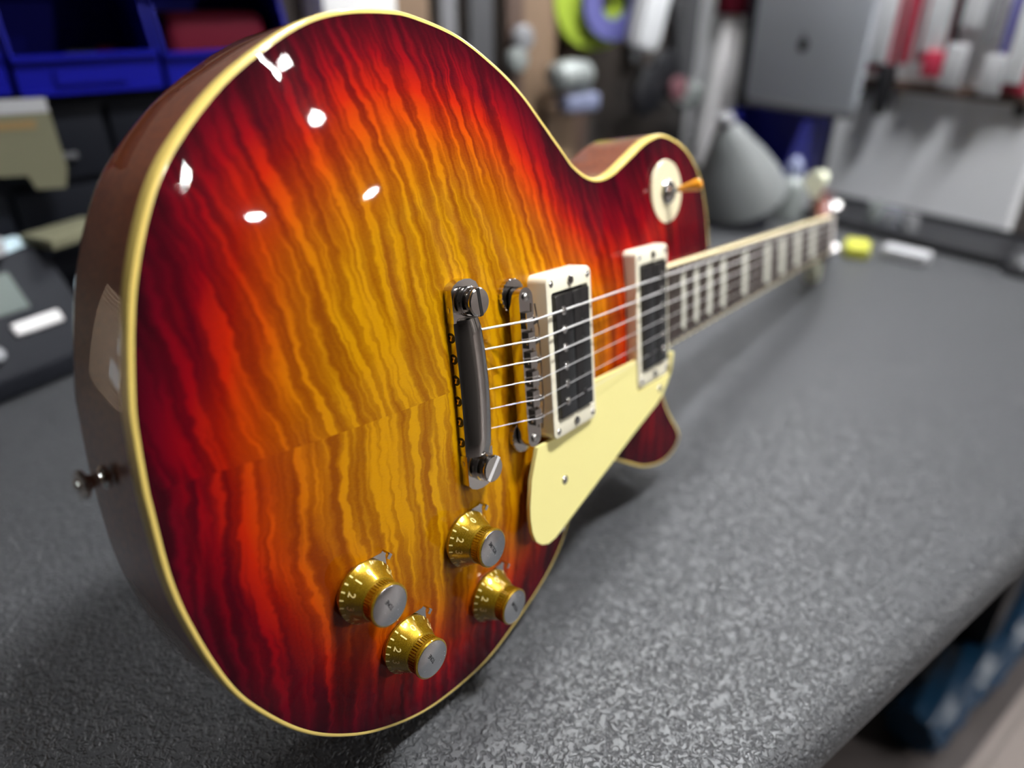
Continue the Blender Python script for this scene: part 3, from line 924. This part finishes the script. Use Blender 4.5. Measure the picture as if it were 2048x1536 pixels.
# ---------------------------------------------------------------- tool wall behind the guitar
def hang(name, x, y, z0, z1, w, d, m, label, cat, r=3.0, tilt=0.0, group=None, hook=True):
    t = empty(name, label, cat, (x, y, z0), group)
    t.rotation_euler = (0, tilt, 0)
    h = z1 - z0
    box('blade', (0, 0, h / 2), (w, d, h), m, t, r=r)
    if hook:
        tube('hook', [(0, d / 2, h - 12), (0, 805 - y, h - 12)], 2.2, 'nickel_dull', t, 6)
    return t
hang('wooden_board', 395, 770, 150, 520, 58, 18, 'wood_tan', 'tan wooden board hanging behind the left of the guitar top', 'tool')
hang('steel_rule', 459, 765, 246, 560, 27, 4, 'grey_tool', 'pale grey steel rule hanging above the guitar top', 'ruler', r=1)
hang('file', 517, 765, 190, 520, 44, 10, 'grey_dark', 'wide dark grey file hanging right of the steel rule', 'file')
hang('wooden_bar', 585, 770, 120, 520, 34, 14, 'wood_dark', 'dark brown bar hanging behind the two grey discs', 'tool')
hang('wooden_mallet', 648, 790, 60, 520, 74, 20, 'wood_tan', 'broad tan wooden handle hanging behind the pale clamp', 'tool')
hang('wooden_block', 745, 800, -1, 300, 60, 16, 'wood_dark', 'dark wooden block hanging under the lime tape', 'tool')
hang('wooden_block', 690, 774, -1, 150, 70, 14, 'wood_tan', 'short tan wooden board leaning below the pale clamp', 'board', hook=False)
hang('file', 1018, 790, 165, 520, 76, 10, 'grey_dark', 'dark grey file hanging left of the white stick', 'file')
for x, z, m, lb in ((588, 262, 'grey_tool', 'dull grey round weight hanging higher on the tool wall'), (577, 231, 'clamp_grey', 'pale grey round weight hanging just below the darker one')):
    o = lathe('round_weight', [(8, 0), (19, 3), (20, 12), (16, 18), (5, 20)], m, n=24, M=Matrix.Rotation(math.pi / 2, 4, 'X')); o.location = (x * MM, .757, z * MM); tag(o, lb, 'weight')
# pale c-clamp
CL = empty('spring_clamp', 'pale grey clamp with bluish jaw hanging behind the guitar waist', 'clamp', (675, 728, 150))
bm = lathe_bm([(14, -40), (24, -30), (26, 0), (22, 34), (12, 44)], 20, 'X', (0, 0, 52)); out('handle', bm, 'clamp_grey', CL)
bm = box_bm((22, 0, 8), (76, 30, 30)); bevel_bm(bm, 9, 3); out('jaw', bm, 'clamp_blue', CL)
box('arm', (30, 0, 30), (24, 12, 50), 'clamp_grey', CL, r=3)
tube('hook', [(-10, 10, 60), (-10, 72, 66)], 2.5, 'nickel_dull', CL, 6)
def tape(x, y, z, R, r, w, m, label, tilt=0.0):
    bm = bmesh.new(); n = 40
    prof_ = [(r, -w / 2), (R, -w / 2), (R, w / 2), (r, w / 2)]
    rows = [[bm.verts.new((rr * math.cos(2 * math.pi * i / n), hh, rr * math.sin(2 * math.pi * i / n))) for rr, hh in prof_] for i in range(n)]
    for i in range(n):
        for k in range(4): bm.faces.new((rows[i][k], rows[i][(k + 1) % 4], rows[(i + 1) % n][(k + 1) % 4], rows[(i + 1) % n][k]))
    o = out('tape_roll', bm, m); o.location = (x * MM, y * MM, z * MM); o.rotation_euler = (0, tilt, math.radians(-14))
    return tag(o, label, 'tape roll', 'tape rolls on the tool wall')
tape(760, 768, 318, 82, 30, 22, 'lime', 'lime green tape roll hanging left of the white roll')
tape(775, 738, 312, 60, 28, 14, 'indigo', 'dull indigo tape roll between the lime and white rolls')
hang('roll_of_paper', 802, 694, 236, 420, 60, 44, 'tape_white', 'bright white paper roll hanging beside the lime tape', 'paper roll', r=22, tilt=math.radians(14))
# black muffs
HP = empty('ear_muffs', 'black ear muffs hanging between the white roll and white stick', 'ear muffs', (884, 728, 180))
for s in (-1, 1):
    bm = lathe_bm([(24, -16), (40, -10), (43, 4), (34, 16), (10, 20)], 24, 'Y', (s * 20, 0, -4 + 14 * s)); out('cup', bm, 'black_rubber', HP)
tube('headband', [(-45 * math.cos(a), 0, 20 + 110 * math.sin(a)) for a in [math.pi * i / 10 for i in range(11)]], 6, 'black_rubber', HP, 8)
tube('hook', [(0, 0, 124), (0, 74, 128)], 3, 'nickel_dull', HP, 6)
o = lathe('rubber_bung', [(6, -6), (20, -4), (21, 6), (8, 9)], 'pink', n=24, M=Matrix.Rotation(math.pi / 2, 4, 'X')); o.location = (.914, .700, .168)
tag(o, 'dull pink round knob beside the black ear muffs', 'knob')
hang('pliers', 893, 790, 208, 420, 34, 12, 'grey_tool', 'grey steel pliers hanging above the black ear muffs', 'pliers', r=5)
CG = empty('bar_clamp', 'grey metal clamp head hanging left of the white stick', 'clamp', (990, 735, 115))
bm = box_bm((0, 0, 32), (70, 26, 44)); bevel_bm(bm, 12, 3); out('head', bm, 'clamp_grey', CG)
box('bar', (-14, 6, 120), (14, 8, 240), 'grey_dark', CG); tube('screw', [(20, 0, 20), (20, 0, -50)], 5, 'grey_tool', CG)
tube('hook', [(-14, 6, 200), (-14, 70, 205)], 2.5, 'nickel_dull', CG, 6)
# white stick, leaning from the bench to the wall
ST = empty('white_stick', 'long white plastic stick with dark red cap standing at the tool wall', 'stick', (1048, 720, 0))
bm = tube_bm([(0, 0, 8), (8, 0, 70), (36, 0, 220), (44, 0, 288)], [26, 33, 34, 34], 16); out('shaft', bm, 'stick_white', ST)
bm = lathe_bm([(44, 286), (46, 292), (46, 380), (38, 384)], 24, c=(44, 0, 0)); out('cap', bm, 'dark_red', ST)
WB = empty('cardboard_box', 'white box standing on the shelf behind the guitar top', 'box', (304, 775, 262))
box('carton', (0, 0, 70), (108, 70, 140), 'paper_white', WB, r=1); box('flap', (0, -36, 100), (100, 2, 50), 'paper_white', WB)
SH = empty('wall_shelf', 'narrow dark shelf fixed to the wall behind the guitar', 'shelf', (300, 775, 240))
box('board', (0, 0, 11), (300, 74, 20), 'wood_dark', SH); box('bracket', (-100, 20, -20), (8, 40, 44), 'metal_black', SH); box('bracket', (100, 20, -20), (8, 40, 44), 'metal_black', SH)
o = lathe('white_jar', [(14, 0), (17, 2), (17, 34), (12, 38), (12, 46)], 'tape_white', n=24); o.location = (.180, .762, .262); tag(o, 'small bright white jar on the shelf right of the bins', 'jar')
o = storage_bin(112, 160, 764, 262, 'narrow blue parts bin high beside the white jar', depth=46, lip=30, high=60)

# ---------------------------------------------------------------- right end of the bench
MN = empty('monitor', 'grey flat monitor seen from behind standing right of the white stick', 'monitor', (968, 480, 0), rotz=math.radians(0))
bm = prism_bm(rrect(0, 0, 208, 250, 14), -8, 8, M=Matrix.Translation((0, 0, 283)) @ Matrix(((0, 0, 1, 0), (1, 0, 0, 0), (0, 1, 0, 0), (0, 0, 0, 1))))
bevel_bm(bm, 3); out('back_panel', bm, 'monitor_grey', MN)
em = []
for i in range(24):
    a = 2 * math.pi * i / 24
    rr = 9.5 * (1 - .12 * abs(math.sin(a * 1.0)) * (math.cos(a) > .6))
    em.append((rr * math.cos(a), rr * 1.1 * math.sin(a)))
prism('emblem', em, -9.2, -7.8, 'black_plastic', MN, M=Matrix.Translation((0, 4, 252)) @ Matrix(((0, 0, 1, 0), (1, 0, 0, 0), (0, 1, 0, 0), (0, 0, 0, 1))))
prism('emblem_leaf', [(-1, 0), (3, 2), (4, 7), (0, 5)], -9.2, -7.8, 'black_plastic', MN, M=Matrix.Translation((0, 4, 263)) @ Matrix(((0, 0, 1, 0), (1, 0, 0, 0), (0, 1, 0, 0), (0, 0, 0, 1))))
box('wall_arm', (32, 40, 300), (50, 60, 60), 'grey_dark', MN, r=3)
box('chin', (-3, 0, 154), (14, 206, 10), 'grey_dark', MN, r=2)

o = storage_bin(0, 150, 0, 0, 'dark blue bin standing under the grey monitor', depth=110, lip=60, high=140, m='bin_blue_dark')
o.location = (.900, .515, .001); o.rotation_euler = (0, 0, math.radians(-90))

LS = empty('lamp_shade', 'rounded grey shop lamp head lying on the bench behind the guitar neck', 'lamp', (758, 440, 0))
Ml = Matrix.Translation((-14, 0, 137)) @ Matrix.Rotation(math.radians(153), 4, 'Y') @ Matrix.Scale(.86, 4)
bm = lathe_bm([(14, -22), (26, -10), (36, 10), (58, 50), (76, 90), (84, 122), (80, 128), (70, 118), (30, 30)], 40, M=Ml)
out('shade', bm, 'shade_grey', LS)
bm = lathe_bm([(10, -44), (15, -38), (15, -24), (10, -20)], 20, M=Ml); out('switch_knob', bm, 'grey_tool', LS)
BT = empty('glue_bottle', 'small whitish bottle with blue cap behind the tuner button', 'bottle', (878, 405, 0))
lathe('bottle_body', [(20, 0), (23, 3), (23, 52), (16, 66), (10, 70)], 'clamp_grey', BT, n=28)
lathe('cap', [(13, 69), (13, 84), (9, 92), (4, 98)], 'clamp_blue', BT, n=24)
o = box('foam_block', (0, 0, 27), (60, 40, 54), 'eraser_white', r=10, seg=3); o.location = (.925, .43, 0); tag(o, 'soft whitish block between the lamp head and bottle', 'block')

TR = empty('tool_tray', 'long low black rubber tray along the foot of the white wall', 'tray', (968, 240, 0), rotz=math.radians(2))
box('tray_floor', (0, 0, 3), (150, 420, 6), 'black_rubber', TR, r=2)
for x_ in (-73, 73): box('rim', (x_, 0, 7), (5, 420, 12), 'black_rubber', TR, r=1)
for y_ in (-208, 208): box('end', (0, y_, 7), (150, 5, 12), 'black_rubber', TR, r=1)
for x, y, z, r_, m, lb in ((966, 303, 6, 13, 'clamp_grey', 'grey metal socket in the black tray, left of the bright one'), (948, 268, 6, 14, 'steel_bright', 'bright silver socket in the black tray'),
                           (946, 238, 6, 12, 'grey_tool', 'dull grey socket in the black tray, right of the bright one')):
    o = lathe('socket', [(r_, 0), (r_ + 1, 1), (r_ + 1, 18), (r_ - 1, 26), (r_ - 4, 26), (r_ - 4, 16)], m, n=24); o.location = (x * MM, y * MM, z * MM)
    tag(o, lb, 'socket', 'sockets in the black tray')
o = box('yellow_eraser', (0, 0, 9), (46, 34, 18), 'yellow', r=6, rotz=.5, seg=3); o.location = (.795, .232, 0); tag(o, 'small yellow eraser on the bench beyond the headstock', 'eraser')
o = box('white_eraser', (0, 0, 8), (30, 62, 16), 'eraser_white', r=4, rotz=.15, seg=3); o.location = (.828, .178, 0); tag(o, 'small white eraser block right of the yellow one', 'eraser')
bm = bmesh.new(); bmesh.ops.create_uvsphere(bm, u_segments=24, v_segments=14, radius=1)
for vtx in bm.verts: vtx.co = (vtx.co.x * 60, vtx.co.y * 38, max(vtx.co.z, 0) * 34)
o = out('computer_mouse', bm, 'black_rubber'); o.location = (.935, .055, 0); tag(o, 'black rounded mouse at the right picture edge', 'mouse')

# packs hanging on the right wall
def pack(y, z0, z1, w, m, label, x=1045, hdr=None, d=10):
    t = empty('hanging_pack', label, 'pack', (x, y, z0), 'packs hanging on the white wall')
    h = z1 - z0
    box('sleeve', (0, 0, h / 2), (d, w, h), m, t, r=3)
    if hdr: box('backing_card', (d * .5 + 1.5, 0, h / 2 - 6), (2, w + 16, h + 14), hdr, t)
    tube('hook', [(0, 0, h - 8), (1068 - x, 0, h - 6)], 1.6, 'nickel_dull', t, 6)
pack(402, 226, 400, 34, 'tape_white', 'long white pack on red card above the black handle', hdr='red_card')
pack(318, 246, 400, 34, 'tape_white', 'long white pack beside the red edged one', hdr='red_card')
pack(358, 228, 400, 14, 'red_card', 'narrow red pack between two long white ones')
pack(306, 214, 250, 28, 'red_card', 'short bright red pack below the second white one', x=1035)
pack(275, 200, 262, 30, 'eraser_white', 'small greyish pack right of the short red one', x=1038)
pack(270, 284, 400, 30, 'tape_white', 'white pack ending near the top edge')
pack(240, 262, 400, 20, 'grey_tool', 'grey pack hanging right of the top white one')
pack(218, 196, 250, 28, 'eraser_white', 'small rounded grey pack near the right edge', x=1038)
pack(194, 214, 400, 26, 'tape_white', 'long pale pack at the far right picture edge', hdr='red_card')
pack(216, 252, 400, 10, 'indigo', 'thin dark purple pack near the right edge')
pack(290, 230, 400, 8, 'black_rubber', 'thin black pack behind the white ones')
PH = empty('black_handle', 'black tool handle hanging below the first red edged pack', 'tool', (1040, 376, 150))
bm = tube_bm([(0, 0, 0), (0, 0, 20), (0, 0, 60), (0, 0, 76)], [8, 12, 15, 12], 14); out('grip', bm, 'black_rubber', PH)
tube('hook', [(0, 0, 72), (29, 0, 74)], 2, 'nickel_dull', PH, 6)
RL = empty('pack_rail', 'dull dark rail low on the wall under the packs', 'rail', (1062, 300, 186))
box('bar', (0, 0, 8), (14, 290, 16), 'wood_dark', RL, r=2); 
for y_ in (-120, 120): box('bracket', (5, y_, -6), (6, 14, 20), 'metal_black', RL)

# ---------------------------------------------------------------- under the bench
bm = bmesh.new(); n, mseg = 28, 60
random.seed(4)
rows = []
for i in range(mseg + 1):
    x = -260 + 900 * i / mseg
    rr = 42 + 2.5 * math.sin(i * .55) + random.uniform(-1.5, 1.5)
    rows.append([bm.verts.new((x, (rr + 5 * math.sin(k * 2.1 + i * .7)) * math.cos(2 * math.pi * k / n), 46 + (rr + 5 * math.sin(k * 2.1 + i * .7)) * .95 * math.sin(2 * math.pi * k / n))) for k in range(n)])
for a, b in zip(rows, rows[1:]):
    for k in range(n): bm.faces.new((a[k], a[(k + 1) % n], b[(k + 1) % n], b[k]))
bm.faces.new(rows[0][::-1]); bm.faces.new(rows[-1])
o = out('rolled_tarp', bm, 'tarp_blue', ang=80); o.location = (1.02, -.055, -.75)
tag(o, 'rolled shiny blue plastic sheet lying on the floor under the bench edge', 'plastic sheet')
FX = empty('floor_fill_sheet', 'added light brown cardboard lying on the floor in front of the blue roll', 'slab', (930, -200, -750), rotz=.04)  # added stand-in for a brighter stretch of floor
box('sheet', (0, 0, 6), (620, 140, 10), 'floor_fill_brown', FX, r=1); box('flap', (30, 12, 14), (420, 70, 5), 'floor_fill_brown', FX)
